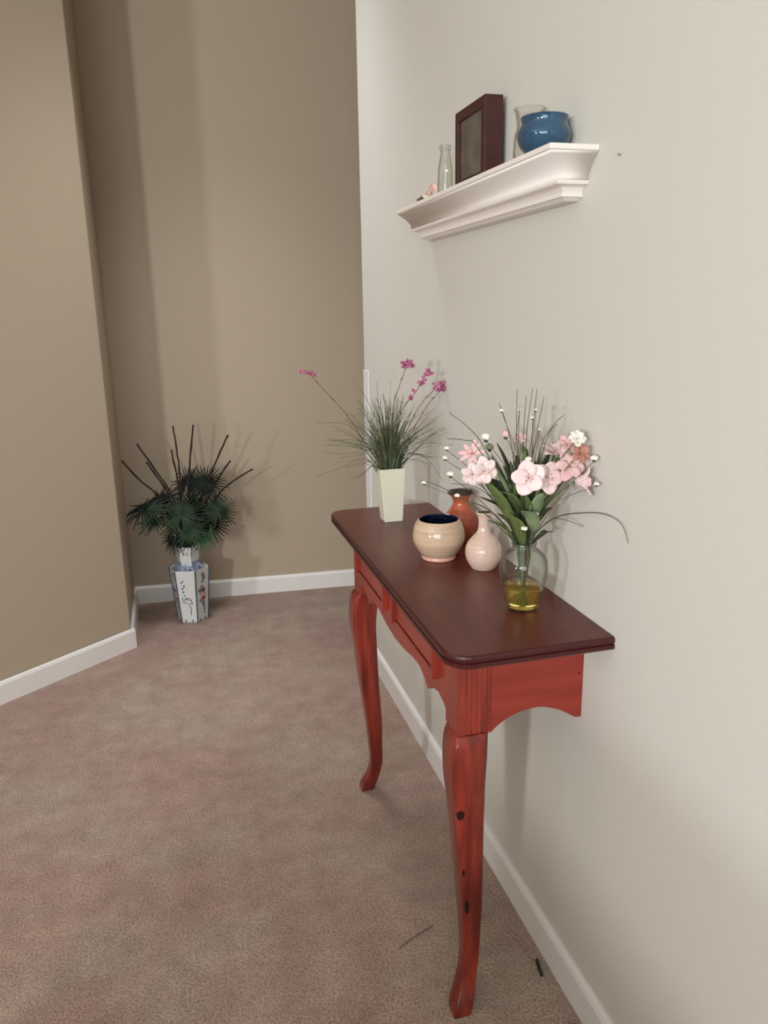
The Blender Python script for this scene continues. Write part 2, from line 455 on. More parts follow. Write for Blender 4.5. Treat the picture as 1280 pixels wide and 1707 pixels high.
# side aprons
arch = [(.491, .616), (.496, .614), (.514, .629), (.543, .643), (.572, .6485), (.595, .648), (.619, .641), (.638, .632), (.655, .621), (.663, .6165), (.674, .616)]
for y, n_ in ((AY0 + .003, 1), (AY1 - .021, 1)):
    bm = bmesh.new()
    strip(bm, [(x, y, z) for x, z in smoothprof(arch[:9], 4) + arch[9:]], zt, (0, .018, 0))
    o = obj('side_apron', bm, 'base_wood_h', table)
    if y < 1.5:
        bm = bmesh.new(); c = at(966, 1123, AY0)
        lathe(bm, [(0, 0), (.0016, 0), (.0016, .002), (0, .002)], (0, 0, 0), 10)
        for v in bm.verts: v.co = V((c.x, AY0 + .0015 + v.co.z, c.z)) + V((v.co.x, 0, v.co.y))
        obj('screw_hole', bm, 'dark_line', o)['label'] = 'small dark screw hole'
obj('wall_rail', B((.655, AY0 + .021, .70), (.674, AY1 - .021, zt)), 'base_wood', table)

# legs: square post with flutes above, cabriole below, bending out along the diagonal
LEG = [(.616, .0005, .0305), (.600, .006, .0325), (.565, .0085, .0330), (.52, .009, .0315), (.46, .004, .0285), (.40, .000, .0262), (.34, -.004, .0245),
       (.28, -.009, .0225), (.22, -.0125, .0205), (.16, -.0135, .0178), (.11, -.0135, .0163), (.075, -.008, .0160), (.045, .001, .0178), (.018, .012, .0195), (.0, .017, .0175)]
def leg(sy):
    """sy -1: near leg, +1: far leg"""
    cx_, cy_ = AXF + .0305, (AY0 + .0305 if sy < 0 else AY1 - .0305)
    bm = bmesh.new()
    L = smoothprof(LEG, 4)
    rr = []
    for z, d, wd in L:
        ex = .010 * math.sin(math.pi * min(1, max(0, (.616 - z) / .6))) ** .5 if sy > 0 else 0
        c = V((cx_ - d - ex, cy_ + sy * d, z)); ring = []
        bv = wd * .16
        for sx, sy_ in ((-1, -1), (1, -1), (1, 1), (-1, 1)):
            # outer side faces stay crisp, all corners slightly chamfered
            p = V((sx * wd, sy_ * wd, 0))
            q = [V((sx * (wd - bv), sy_ * wd, 0)), V((sx * wd, sy_ * (wd - bv), 0))]
            if sx * sy_ > 0: q = q[::-1]
            ring += [c + t for t in q]
        rr.append([bm.verts.new(p) for p in ring])
    for a, b in zip(rr[:-1], rr[1:]):
        for k in range(8): bm.faces.new((a[k], a[(k + 1) % 8], b[(k + 1) % 8], b[k]))
    bm.faces.new(rr[0]); bm.faces.new(rr[-1])
    lo = obj('leg', bm, 'leg_wood', table, True)
    md = lo.modifiers.new('bevel', 'BEVEL'); md.width = .0015; md.segments = 2; md.limit_method = 'ANGLE'; md.angle_limit = .5
    # post with flutes on its outer end face
    w = .0305; yo = cy_ + sy * w
    pts = []
    x = cx_ - w
    pts.append((cx_ - w, yo))
    fl = [(.004 + k * .0098, .0098) for k in range(1, 6)]
    for x0, ww in fl:
        for t in (.0, .12, .3, .5, .7, .88):
            dd = .0016 * (math.sin(math.pi * max(0, (t - .12)) / .76) if t > .12 else 0)
            pts.append((cx_ - w + x0 + ww * t, yo - sy * dd))
    pts.append((cx_ + w, yo))
    pts += [(cx_ + w, cy_ - sy * w), (cx_ - w, cy_ - sy * w)]
    bm = bmesh.new(); prism(bm, [(a, b, .617) for a, b in pts], (0, 0, zt - .617))
    obj('post', bm, 'base_wood', lo)['label'] = 'fluted upper post of the leg'
    if sy < 0:
        for px, py, rx, rz, in ((767, 1359, .0072, .0092), (778, 1512, .0045, .014), (772, 1455, .0025, .007)):
            p = at(px, py, 1.15)
            # find the leg face at this height
            z = p.z; k = min(range(len(L)), key=lambda i: abs(L[i][0] - z)); z_, d, wd = L[k]
            yf = cy_ - d - wd; p = at(px, py, yf)
            bm = bmesh.new(); vv = [bm.verts.new((p.x + rx * math.cos(a * math.pi / 7), yf - .0022, p.z + rz * math.sin(a * math.pi / 7))) for a in range(14)]
            f = bm.faces.new(vv); r_ = bmesh.ops.extrude_face_region(bm, geom=[f])
            for v in r_['geom']:
                if isinstance(v, bmesh.types.BMVert): v.co.y += .005
            obj('knot', bm, 'knot', lo)['label'] = 'dark oval knot in the wood'
leg(-1); leg(1)

# ------------------------------------------------------------------ wall shelf
SX, SY0, SY1, SZ = .589, 1.183, 2.040, 1.593
shelf = thing('wall_shelf', 'white crown moulding shelf mounted high on the right wall', 'shelf', (XW, 1.6, SZ))
def shelf_mesh(prof, cap=True):
    """prof: (offset from wall, z); mitred round the two ends"""
    bm = bmesh.new(); rings = []
    for o, z in prof:
        ins = .086 - o
        rings.append([bm.verts.new(p) for p in ((XW - .0005, SY0 + ins, z), (XW - o, SY0 + ins, z), (XW - o, SY1 - ins, z), (XW - .0005, SY1 - ins, z))])
    for a, b in zip(rings[:-1], rings[1:]):
        for k in range(4): bm.faces.new((a[k], a[(k + 1) % 4], b[(k + 1) % 4], b[k]))
    bm.faces.new(rings[0]); bm.faces.new(rings[-1])
    return bm
obj('shelf_board', shelf_mesh([(.086, SZ), (.086, SZ - .008), (.083, SZ - .0095)]), 'shelf', shelf, False, .001)
cove = [(.083, SZ - .0095)]
for k in range(1, 11):
    t = k / 10 * math.pi / 2
    cove.append((.083 - .028 * math.sin(t), SZ - .0095 - .037 * (1 - math.cos(t)) if False else SZ - .0095 - .037 * (t / (math.pi / 2)) ** 1.0))
obj('cove_moulding', shelf_mesh(cove + [(.053, SZ - .0475)]), 'shelf', shelf, True)
obj('bead_moulding', shelf_mesh([(.053, SZ - .0475), (.056, SZ - .048), (.057, SZ - .051), (.055, SZ - .054), (.047, SZ - .0545), (.041, SZ - .057), (.038, SZ - .062), (.036, SZ - .0665),
                                 (.039, SZ - .067), (.039, SZ - .071), (.033, SZ - .0715), (.026, SZ - .076)]), 'shelf', shelf)

# dark box frame standing on the shelf
FX0, FX1, FY0, FY1, FZ1 = .626, .664, 1.539, 1.705, 1.748
fr = thing('picture_frame', 'dark mahogany deep box picture frame standing in the middle of the shelf', 'picture frame', (.645, 1.62, SZ))
bw = .020
obj('side_rail', B((FX0, FY0, SZ), (FX1, FY0 + bw, FZ1)), 'frame', fr, False, .001)
obj('side_rail', B((FX0, FY1 - bw, SZ), (FX1, FY1, FZ1)), 'frame', fr, False, .001)
obj('top_rail', B((FX0, FY0 + bw, FZ1 - bw), (FX1, FY1 - bw, FZ1)), 'frame', fr, False, .001)
obj('bottom_rail', B((FX0, FY0 + bw, SZ), (FX1, FY1 - bw, SZ + bw)), 'frame', fr, False, .001)
obj('picture', B((FX0 + .006, FY0 + bw, SZ + bw), (FX0 + .010, FY1 - bw, FZ1 - bw)), 'picture', fr)['label'] = 'faded greyish brown picture behind the frame front'
obj('backing', B((FX1 - .005, FY0 + bw, SZ + bw), (FX1, FY1 - bw, FZ1 - bw)), 'frame', fr)

# small clear milk bottle
def shell_prof(outer, th):
    inner = [(max(r - th, .0005), z) for r, z in outer[::-1]]
    return outer, inner
def clear_vessel(parent, name, outer, c, m, th=.002, n=40, wave=None, base_z=None):
    o_ = smoothprof(outer, 5)
    bm = bmesh.new()
    inn = [(max(r - th, .0006), max(z, (base_z if base_z is not None else .004))) for r, z in o_]
    seen = []
    for q in inn[::-1]:
        if not seen or abs(seen[-1][1] - q[1]) > 1e-6: seen.append(q)
    lathe(bm, [(0, o_[0][1])] + o_ + seen + [(0, seen[-1][1])], c, n, 0, False, wave)
    return obj(name, bm, m, parent, True)
bc = at(742, 320, 1.79); bt = at(742, 242, 1.79); hb = bt.z - SZ
bot = thing('glass_bottle', 'small clear glass milk bottle on the shelf left of the picture frame', 'bottle', (bc.x, 1.79, SZ))
clear_vessel(bot, 'bottle_body', [(.015, 0), (.0172, .003), (.0175, hb * .2), (.0170, hb * .48), (.0155, hb * .62), (.0125, hb * .76), (.0108, hb * .86), (.0108, hb * .9)],
             (bt.x, 1.79, SZ), 'bottle_glass', .0018, 32)
bm = bmesh.new(); lathe(bm, [(.0108, hb * .9), (.0132, hb * .91), (.0134, hb * .985), (.0122, hb), (.0095, hb), (.009, hb * .9), (.0108, hb * .9)], (bt.x, 1.79, SZ), 32)
obj('bottle_lip', bm, 'bottle_glass', bot, True)

# blue pot
pc = at(907, 220, 1.29); ptop = at(907, 196, 1.29).z - SZ
pot = thing('blue_pot', 'glossy blue rounded ceramic pot at the near end of the shelf', 'pot', (pc.x, 1.29, SZ))
px_, pr = pc.x, .0445
pr_out = [(.024, 0), (.030, .004), (.0395, ptop * .25), (.0445, ptop * .48), (.0425, ptop * .66), (.0378, ptop * .82), (.0382, ptop * .93), (.0395, ptop)]
bm = bmesh.new(); lathe(bm, [(0, 0)] + smoothprof(pr_out, 5), (px_, 1.29, SZ), 48)
obj('pot_body', bm, 'blue', pot, True)
bm = bmesh.new(); lathe(bm, [(.0395, ptop), (.0385, ptop + .0012), (.0365, ptop)] + [(r - .004, z) for r, z in smoothprof(pr_out[1:], 5)[::-1]] + [(0, .006)], (px_, 1.29, SZ), 48)
obj('pot_lining', bm, 'blue', pot, True)
# clear fluted glass between the frame and the pot
gc = at(866, 225, 1.405); gtop = at(884, 181, 1.378).z - SZ
gv = thing('fluted_glass', 'clear wavy glass vase standing behind the blue pot beside the frame', 'glass vase', (.645, 1.378, SZ))
clear_vessel(gv, 'fluted_body', [(.022, 0), (.026, .004), (.028, gtop * .25), (.026, gtop * .5), (.0215, gtop * .68), (.024, gtop * .88), (.028, gtop)],
             (.645, 1.378, SZ), 'bottle_glass', .0018, 48, lambda a, z: .03 * math.sin(8 * a + z * 60))
# trinkets at the far end
def trinket(name, lab, px, py, y, r, sc, m, kind):
    c = at(px, py, y); y = y * .598 / c.x; c.x = .598; z = SZ
    t = bmesh.new()
    if kind == 'fan':                       # ribbed scallop leaning upright
        nr = 13
        for side in (0, 1):
            pass
        outer = []
        base = V((c.x, y, z))
        rows = []
        for j in range(6):
            q = j / 5
            row = []
            for k in range(nr * 2 + 1):
                a = math.radians(20 + 140 * k / (nr * 2))
                rr_ = r * 2 * q * (1 + .04 * (k % 2))
                dome = r * .5 * math.sin(math.pi * min(1, q * .9 + .1)) + (.0006 if k % 2 else 0)
                row.append(V((c.x - dome - .2 * rr_ * 0, y + rr_ * math.cos(a) * .9, z + .001 + rr_ * math.sin(a) * .8)))
            rows.append(row)
        vt = [[t.verts.new(p) for p in row] for row in rows]; vb = [[t.verts.new(p + V((.0016, 0, 0))) for p in row] for row in rows]
        for A_, flip in ((vt, 0), (vb, 1)):
            for j in range(5):
                for k in range(nr * 2):
                    q = (A_[j][k], A_[j][k + 1], A_[j + 1][k + 1], A_[j + 1][k]); t.faces.new(q[::-1] if flip else q)
        for k in range(nr * 2): t.faces.new((vt[5][k], vt[5][k + 1], vb[5][k + 1], vb[5][k]))
    else:                                   # coiled snail shell lying on its side
        pts = []; rad = []
        for k in range(46):
            q = k / 45; a = q * 6.5 * math.pi / 1.6
            R_ = r * .62 * (1 - q) + .0004
            pts.append(V((c.x + R_ * math.sin(a), y + r * 2.6 * q * sc, z + r * .98 + R_ * math.cos(a) * .55)))
            rad.append(max(.0007, r * .42 * (1 - q) + .0004))
        tube(t, pts, 0, 0, 8, 0, rad)
        zz = min(v.co.z for v in t.verts)
        for v in t.verts: v.co.z += z - zz
    return tag(obj(name, t, m, None, True), lab, 'shell')
trinket('seashell', 'pink ribbed seashell leaning by the bottle at the far end of the shelf', 722, 322, 1.865, .0170, 1, 'shell_pink', 'fan')
trinket('seashell', 'cream coiled seashell between the pink shell and the dark shell', 713, 330, 1.92, .0125, 1, 'shell_cream', 'coil')
trinket('seashell', 'tiny dark seashell nearest the far tip of the white shelf', 701, 333, 1.965, .0085, 1.3, 'shell_dark', 'coil')
# small nail in the wall right of the shelf
bm = bmesh.new(); c = V((XW, .83 * CH, 1.161 * CH))
lathe(bm, [(0, -.001), (.0008, -.001), (.0008, .004), (.002, .004), (.002, .005), (0, .0052)], (0, 0, 0), 12)
for v in bm.verts: v.co = V((c.x - v.co.z, c.y + v.co.x, c.z + v.co.y))
tag(obj('wall_nail', bm, 'metal', None, True), 'small nail sticking out of the wall right of the shelf', 'nail')

# ------------------------------------------------------------------ ceramics on the table
# cream tapered square vase
vy = 1.885
cv = thing('square_vase', 'tall cream square tapered ceramic vase at the far end of the table', 'vase', (.526, vy, TZ))
def sq(x0, x1, y0, y1, z): return [(x0, y0, z), (x1, y0, z), (x1, y1, z), (x0, y1, z)]
zt_ = .957
A_ = sq(.499, .5475, vy - .012, vy + .032, TZ); Bt = sq(.4835, .5515, vy - .030, vy + .038, zt_)
bm = bmesh.new()
a = [bm.verts.new(p) for p in A_]; b = [bm.verts.new(p) for p in Bt]
ins = .004
bi = [bm.verts.new(p) for p in sq(.4835 + ins, .5515 - ins, vy - .030 + ins, vy + .038 - ins, zt_)]
ai = [bm.verts.new(p) for p in sq(.499 + ins, .5475 - ins, vy - .012 + ins, vy + .032 - ins, TZ + .006)]
bm.faces.new(a[::-1]); bm.faces.new(ai)
for k in range(4):
    j = (k + 1) % 4
    bm.faces.new((a[k], a[j], b[j], b[k])); bm.faces.new((b[k], b[j], bi[j], bi[k])); bm.faces.new((bi[k], bi[j], ai[j], ai[k]))
obj('vase_body', bm, 'cream', cv, False, .0015)

# bowl
bwl = thing('ceramic_bowl', 'round tan glazed bowl with navy blue inside, left of the terracotta vase', 'bowl', (.5355, 1.553, TZ))
c = (.5355, 1.553, TZ)
out = [(.0385, .009), (.047, .020), (.0555, .036), (.0578, .050), (.0555, .068), (.0495, .082), (.0452, .0885)]
bm = bmesh.new(); lathe(bm, [(.030, .0085)] + smoothprof(out, 6) + [(.0440, .0898)], c, 56)
obj('bowl_body', bm, 'tanglaze', bwl, True)
bm = bmesh.new(); lathe(bm, [(0, .004), (.034, 0), (.0375, .001), (.0385, .004), (.0375, .0085), (.036, .0105), (.0, .0105)], c, 56)
obj('foot_ring', bm, 'pinkclay', bwl, True)['label'] = 'pink foot ring'
bm = bmesh.new(); lathe(bm, [(.0440, .0898), (.0425, .0885)] + [(r - .0035, z) for r, z in smoothprof(out, 5)[::-1]] + [(0, .014)], c, 56)
obj('bowl_lining', bm, 'navy', bwl, True)['label'] = 'navy blue glazed inside'

# terracotta vase
c = (.6295, 1.664, TZ)
tv = thing('terracotta_vase', 'orange terracotta vase with flared dark rim behind the tan bowl', 'vase', c)
out = [(.026, 0), (.0285, .003), (.036, .016), (.0405, .034), (.041, .048), (.036, .064), (.0255, .079), (.0195, .090), (.0195, .099), (.025, .109), (.0315, .116)]
bm = bmesh.new(); lathe(bm, [(0, 0)] + smoothprof(out, 5), c, 48)
obj('vase_body', bm, 'terra', tv, True)
bm = bmesh.new(); lathe(bm, [(.0305, .1152), (.0325, .1175), (.0315, .1195), (.0285, .1185), (.0235, .109), (.017, .098), (.0165, .088), (.0305, .1152)][:7] + [(0, .080)], c, 48)
obj('vase_rim', bm, 'brownrim', tv, True)['label'] = 'dark brown glazed rim and throat'

# pale bottle vase
c = (.6035, 1.460, TZ)
pv = thing('bottle_vase', 'small pale pink bottle shaped vase with narrow neck beside the glass vase', 'vase', c)
out = [(.0245, 0), (.0275, .003), (.036, .018), (.039, .034), (.0365, .050), (.027, .065), (.0155, .078), (.0118, .090), (.0115, .104), (.0135, .113), (.0165, .119)]
bm = bmesh.new(); lathe(bm, [(0, 0)] + smoothprof(out, 5), c, 48)
obj('vase_body', bm, 'cream_pink', pv, True)
bm = bmesh.new(); lathe(bm, [(.0146, .1222), (.0125, .1195), (.0095, .112), (.0085, .10), (0, .095)], c, 48)
obj('vase_throat', bm, 'brownrim', pv, True)['label'] = 'dark brown throat'
bm = bmesh.new(); lathe(bm, [(.0165, .119), (.0173, .121), (.0164, .1226), (.0146, .1224), (.0125, .119)], c, 48)
obj('vase_rim', bm, 'cream_pink', pv, True)

# clear glass vase with amber water
GX, GY = .5835, 1.222
c = (GX, GY, TZ)
gl = thing('glass_vase', 'clear glass vase half filled with amber water near the front of the table', 'vase', c)
gout = [(.0265, 0), (.029, .003), (.0335, .022), (.0385, .045), (.0425, .065), (.0435, .080), (.0405, .096), (.031, .109), (.0228, .116), (.0205, .120), (.0212, .1235)]
gs = clear_vessel(gl, 'vase_body', gout, c, 'glass', .0022, 56, None, .006)
bm = bmesh.new()
lathe(bm, [(.0205, .1225), (.0228, .1235), (.0235, .1255), (.0222, .1275), (.0200, .1265), (.0192, .124), (.0205, .1225)], c, 48)
obj('vase_lip', bm, 'glass', gl, True)
wz = .0455
win = [(r - .0026, z) for r, z in smoothprof(gout, 5) if .007 < z < wz]
bm = bmesh.new(); lathe(bm, [(0, .0068)] + [(win[0][0], .0068)] + win + [(win[-1][0] + .0004, wz), (0, wz)], c, 48)
obj('amber_water', bm, 'water', gl, True)['label'] = 'amber coloured clear filling'

# ------------------------------------------------------------------ flowers in the glass vase
bq = thing('flower_bouquet', 'artificial bouquet of pale pink lilies and green leaves in the glass vase', 'bouquet', (GX, GY, TZ + .02))
NECK = V((GX, GY, TZ + .122))
camp = V((0, 0, CH))
def pt(px, py, dy=0.0):
    p = at(px, py, GY + dy)
    if p.x > XW - .006: p = p + (camp - p) * ((p.x - XW + .006) / p.x)
    return p
def neckpt(rr=.012):
    a = random.uniform(0, 2 * math.pi)
    return NECK + V((rr * math.cos(a), rr * math.sin(a), 0))
def lower(p):
    """continuation of a stem from the neck into the water"""
    q = p - NECK
    return V((GX - q.x * .4 + random.uniform(-.003, .003), GY - q.y * .4, TZ + .0115))
def stem_to(tip, r0=.0014, r1=.0009, m='stem', bend=.02, mid=None):
    a = neckpt(.011)
    k = a.lerp(tip, .5) + V((random.uniform(-1, 1) * bend * .4, random.uniform(-1, 1) * bend * .4, bend * .7)) + fwd * .022 if mid is None else mid
    if k.x > XW - .005: k.x = XW - .005
    bm = bmesh.new()
    tube(bm, curve([lower(a), a, k, tip], 5), r0, r1, 6)
    return obj('stem', bm, m, bq, True)
def petal_mesh(c, n, up, ang, L, W, cup, curl, th=.0004):
    """a petal rooted at c; flower axis n; ang round the axis"""
    n = n.normalized(); u = (up - n * up.dot(n)).normalized(); v = n.cross(u)
    d = u * math.cos(ang) + v * math.sin(ang); sd = n.cross(d)
    bm = bmesh.new(); rows = []
    for i in range(7):
        t = i / 6
        r_ = L * t
        h = L * (cup * t - curl * t * t)
        wd = W * .5 * max(.08, math.sin(math.pi * min(1, .07 + .86 * t ** .9))) ** .62
        row = []
        for k in range(5):
            q = (k - 2) / 2
            p = c + d * (r_ * (1 - .06 * q * q)) + n * (h + .22 * wd * q * q + random.uniform(-.0004, .0004)) + sd * wd * q
            row.append(p)
        rows.append(row)
    a = [[bm.verts.new(p + n * th) for p in r] for r in rows]; b = [[bm.verts.new(p - n * th) for p in r] for r in rows]
    for i in range(6):
        for k in range(4):
            bm.faces.new((a[i][k], a[i][k + 1], a[i + 1][k + 1], a[i + 1][k])); bm.faces.new((b[i][k + 1], b[i][k], b[i + 1][k], b[i + 1][k + 1]))
        bm.faces.new((a[i][0], a[i + 1][0], b[i + 1][0], b[i][0])); bm.faces.new((a[i + 1][4], a[i][4], b[i][4], b[i + 1][4]))
    for i in (0, 6):
        for k in range(4): bm.faces.new((a[i][k], b[i][k], b[i][k + 1], a[i][k + 1]))
    return bm
def blossom(px, py, dy, rpx, n, m, petals=6, cup=.35, curl=.35, W=.75, rot=0, stem=True, stam=True):
    c = pt(px, py, dy)
    if c.x > XW - .03 and True: c = c + (camp - c) * ((c.x - XW + .03) / c.x)
    L = rpx * (c - camp).length / F * 1.02
    n = V(n).normalized()
    nn = right * n.x + (-down) * n.y + (-fwd) * n.z        # facing given relative to the viewer: right, up, towards
    bm = bmesh.new()
    ball(bm, c - nn * L * .06, L * .11, (1, 1, 1), 1, 0)
    if stam:
        for k in range(6):
            a = k * math.pi / 3 + random.uniform(-.3, .3)
            u = nn.orthogonal().normalized(); v = nn.cross(u)
            tip = c + nn * L * random.uniform(.35, .5) + (u * math.cos(a) + v * math.sin(a)) * L * .2
            tube(bm, [c, c.lerp(tip, .5) + nn * L * .04, tip], .0004, .0004, 4, 1)
            ball(bm, tip, L * .035, (1, 1, 1.5), 1, 2)
    fl = obj('blossom', bm, ['stem', m, 'stamen'], bq, True)
    up = V((.1, .05, 1))
    for k in range(petals):
        inner = k % 2
        ang = rot + 2 * math.pi * k / petals + random.uniform(-.12, .12)
        ln = L * random.uniform(.92, 1.05) * (.94 if inner else 1)
        bmp = petal_mesh(c + nn * (.0012 if inner else 0), nn, up, ang, ln, L * W * (1.0 if not inner else .88), cup + .08 * inner, curl)
        for v in bmp.verts:
            if v.co.x > XW - .003: v.co.x = XW - .003 - .15 * (v.co.x - XW + .003)
        obj('petal', bmp, m, fl, True)
    if stem: stem_to(c - nn * L * .1)
    return fl
blossom(881, 797, -.045, 29, (-.15, -.1, 1), 'petal', 5, .18, .1, 1.05, .3)
blossom(911, 796, -.035, 28, (.25, 0, 1), 'petal', 5, .25, .15, 1.0, .9)
blossom(949, 779, -.02, 27, (.1, .3, .9), 'petal_pink', 6, .45, .35, .75, .5)
blossom(929, 762, .0, 32, (.05, .85, .5), 'petal', 6, .9, .5, .55, .2)
blossom(958, 804, .0, 27, (.95, .05, .35), 'petal', 6, 1.5, .55, .7, .5)
blossom(961, 733, .02, 15, (.1, .4, .9), 'petal_white', 8, .6, .3, .8, 0)
blossom(966, 757, .05, 19, (.3, .2, .9), 'petal_dusky', 6, .5, .3, .7, 0)
blossom(945, 743, .01, 20, (.0, .6, .8), 'petal_pink', 6, .6, .4, .6, .6)
blossom(806, 784, -.03, 25, (.25, -.25, .9), 'petal', 6, .35, .2, .85, .4)
blossom(789, 790, .01, 22, (-.4, -.5, .8), 'petal', 6, .4, .3, .8, .1)
blossom(788, 757, .03, 25, (-.55, .3, .8), 'petal_pink', 8, .5, .3, .34, .1)
blossom(868, 735, .05, 14, (0, .6, .8), 'petal_pink', 6, .8, .4, .5, .1, True, False)
# white filler blossoms, rosebuds
def bud(px, py, dy, rpx, m='petal_white', tall=1.0, calyx=True, stem=True, n=5):
    c = pt(px, py, dy)
    if c.x > XW - .012: c.x = XW - .012
    r = rpx * (c - camp).length / F
    bm = bmesh.new()
    for k in range(n):
        a = 2 * math.pi * k / n
        ball(bm, c + V((math.cos(a) * r * .42, math.sin(a) * r * .42, r * .1 * (k % 2))), r * .62, (1, 1, tall), 1, 0)
    if calyx: ball(bm, c - V((0, 0, r * .62 * tall)), r * .5, (1, 1, .9), 1, 1)
    o = obj('bud', bm, [m, 'leaf_dark'], bq, True)
    if stem: stem_to(c - V((0, 0, r * .7)), .0008, .0005, 'brown_stem', .03)
bud(843, 723, .02, 7, 'petal_pink', 1.6)
bud(810, 728, .02, 8, 'petal_white', 1.3)
bud(816, 745, .04, 7, 'leaf_pale', 1.2)
bud(881, 765, -.04, 6); bud(874, 881, -.035, 6, stem=False)
for q in ((745, 747, .05, 5), (742, 763, .03, 5), (751, 790, .02, 7), (836, 684, .0, 4), (893, 683, .0, 4), (888, 696, -.01, 4), (866, 683, .02, 3),
          (899, 716, .0, 3), (996, 763, -.03, 7), (707, 804, .1, 5), (762, 826, -.03, 5), (872, 735, .03, 4), (895, 857, -.03, 4), (1000, 806, -.02, 5)):
    bud(*q)
# leaves
def leaf(tx, ty, bx, by, wpx, m, dyt=0, dyb=0, bow=.012, sidew=None):
    a = pt(bx, by, dyb); b = pt(tx, ty, dyt)
    W = wpx * (b - camp).length / F
    k = a.lerp(b, .5) + V((random.uniform(-1, 1) * .004, -.006, bow))
    side = right + fwd * random.uniform(-.5, .5) if sidew is None else sidew
    bm = ribbon(bmesh.new(), curve([a, k, b], 5), W, side, .0004, .22)
    for v in bm.verts:
        if v.co.x > XW - .003: v.co.x = XW - .003
    obj('leaf', bm, m, bq, True)
LV = [(818, 758, 862, 876, 11, 'leaf_dark', .02, 0), (806, 800, 862, 886, 19, 'leaf', -.02, -.01), (834, 790, 864, 884, 14, 'leaf', .01, 0),
      (828, 738, 858, 840, 8, 'leaf_dark', .03, .01), (860, 758, 868, 856, 14, 'leaf_dark', .02, 0), (850, 768, 862, 866, 12, 'leaf_dark', .0, 0),
      (847, 855, 870, 908, 13, 'leaf', -.03, -.012), (829, 856, 864, 908, 9, 'leaf_dark', -.01, -.005), (812, 867, 860, 908, 7, 'leaf', .02, 0),
      (858, 862, 872, 910, 12, 'leaf', -.035, -.014), (920, 846, 888, 880, 7, 'leaf_dark', .0, 0), (922, 887, 884, 907, 9, 'leaf_dark', .01, 0),
      (906, 822, 884, 872, 22, 'leaf_pale', -.03, -.01), (868, 852, 892, 886, 22, 'leaf_pale', -.045, -.02), (893, 800, 882, 858, 12, 'leaf', .0, 0),
      (880, 806, 872, 868, 16, 'leaf_dark', -.02, 0), (856, 800, 866, 876, 16, 'leaf_dark', .02, .01), (870, 790, 872, 860, 18, 'leaf_dark', .03, .01),
      (842, 812, 862, 880, 14, 'leaf', .0, 0), (876, 826, 876, 884, 15, 'leaf', -.03, 0), (838, 776, 860, 850, 9, 'leaf', .03, .01),
      (905, 858, 884, 896, 8, 'leaf', -.01, 0), (886, 836, 880, 898, 10, 'leaf_dark', .0, 0), (852, 838, 868, 900, 11, 'leaf_dark', .0, 0),
      (870, 740, 872, 800, 9, 'leaf', .02, .01), (878, 748, 874, 810, 8, 'leaf_dark', .03, .01), (930, 815, 890, 862, 10, 'leaf', .03, .01),
      (902, 790, 884, 850, 14, 'leaf_dark', .03, .01), (892, 768, 880, 836, 10, 'leaf', .02, .01), (861, 790, 858, 846, 10, 'leaf', -.02, 0)]
for q in LV: leaf(*q)
random.seed(33)
for k in range(26):
    a = random.uniform(-.95, .75); L = random.uniform(60, 135)
    bx, by = 871 + random.uniform(-6, 8), 905 - random.uniform(0, 60)
    leaf(bx + L * math.sin(a), max(735, by - L * math.cos(a)), bx, by, random.uniform(5, 10), random.choice(('leaf', 'leaf_dark', 'leaf_dark', 'leaf_pale')),
         random.uniform(-.03, .04), random.uniform(-.012, .012))
# reeds and arching grass blades: too thin to pick apart
bm = bmesh.new()
RD = [[(862, 649), (861, 720), (866, 820)], [(877, 661), (872, 735), (870, 830)], [(888, 647), (878, 720), (872, 830)], [(895, 648), (886, 730), (874, 830)],
      [(907, 661), (892, 735), (876, 830)], [(866, 678), (864, 750), (868, 830)], [(832, 672), (850, 730), (866, 840)], [(899, 716), (888, 760), (876, 830)],
      [(749, 688), (782, 714), (808, 748), (850, 840)], [(744, 731), (775, 734), (795, 745), (846, 830)], [(1047, 906), (1036, 874), (1010, 858), (975, 855), (925, 863), (885, 896)],
      [(972, 878), (940, 866), (915, 868), (884, 900)], [(930, 706), (905, 735), (882, 830)], [(940, 692), (915, 722), (884, 830)], [(790, 838), (812, 848), (840, 875), (866, 905)],
      [(752, 806), (800, 815), (845, 860), (868, 905)], [(700, 800), (735, 812), (800, 850), (862, 906)]]
for r_ in RD:
    dy = random.uniform(-.02, .03)
    ps = [pt(x, y, dy) for x, y in r_] + [neckpt(.008)]
    tube(bm, curve(ps, 5), .0005, .0010, 5, 0)
    bm.verts.ensure_lookup_table()
o = obj('reed_blade', bm, 'grass_dark', bq, True); o['kind'] = 'stuff'; o['label'] = 'thin dark reeds and arching grass blades'
bm = bmesh.new()
for k in range(9):
    a = neckpt(.011); tube(bm, [lower(a), a.lerp(lower(a), .5), a, a + V((0, 0, .02))], .0028, .0028, 8)
obj('stem_bundle', bm, 'wet_stem', bq, True)['label'] = 'bundle of green stems inside the clear vase'

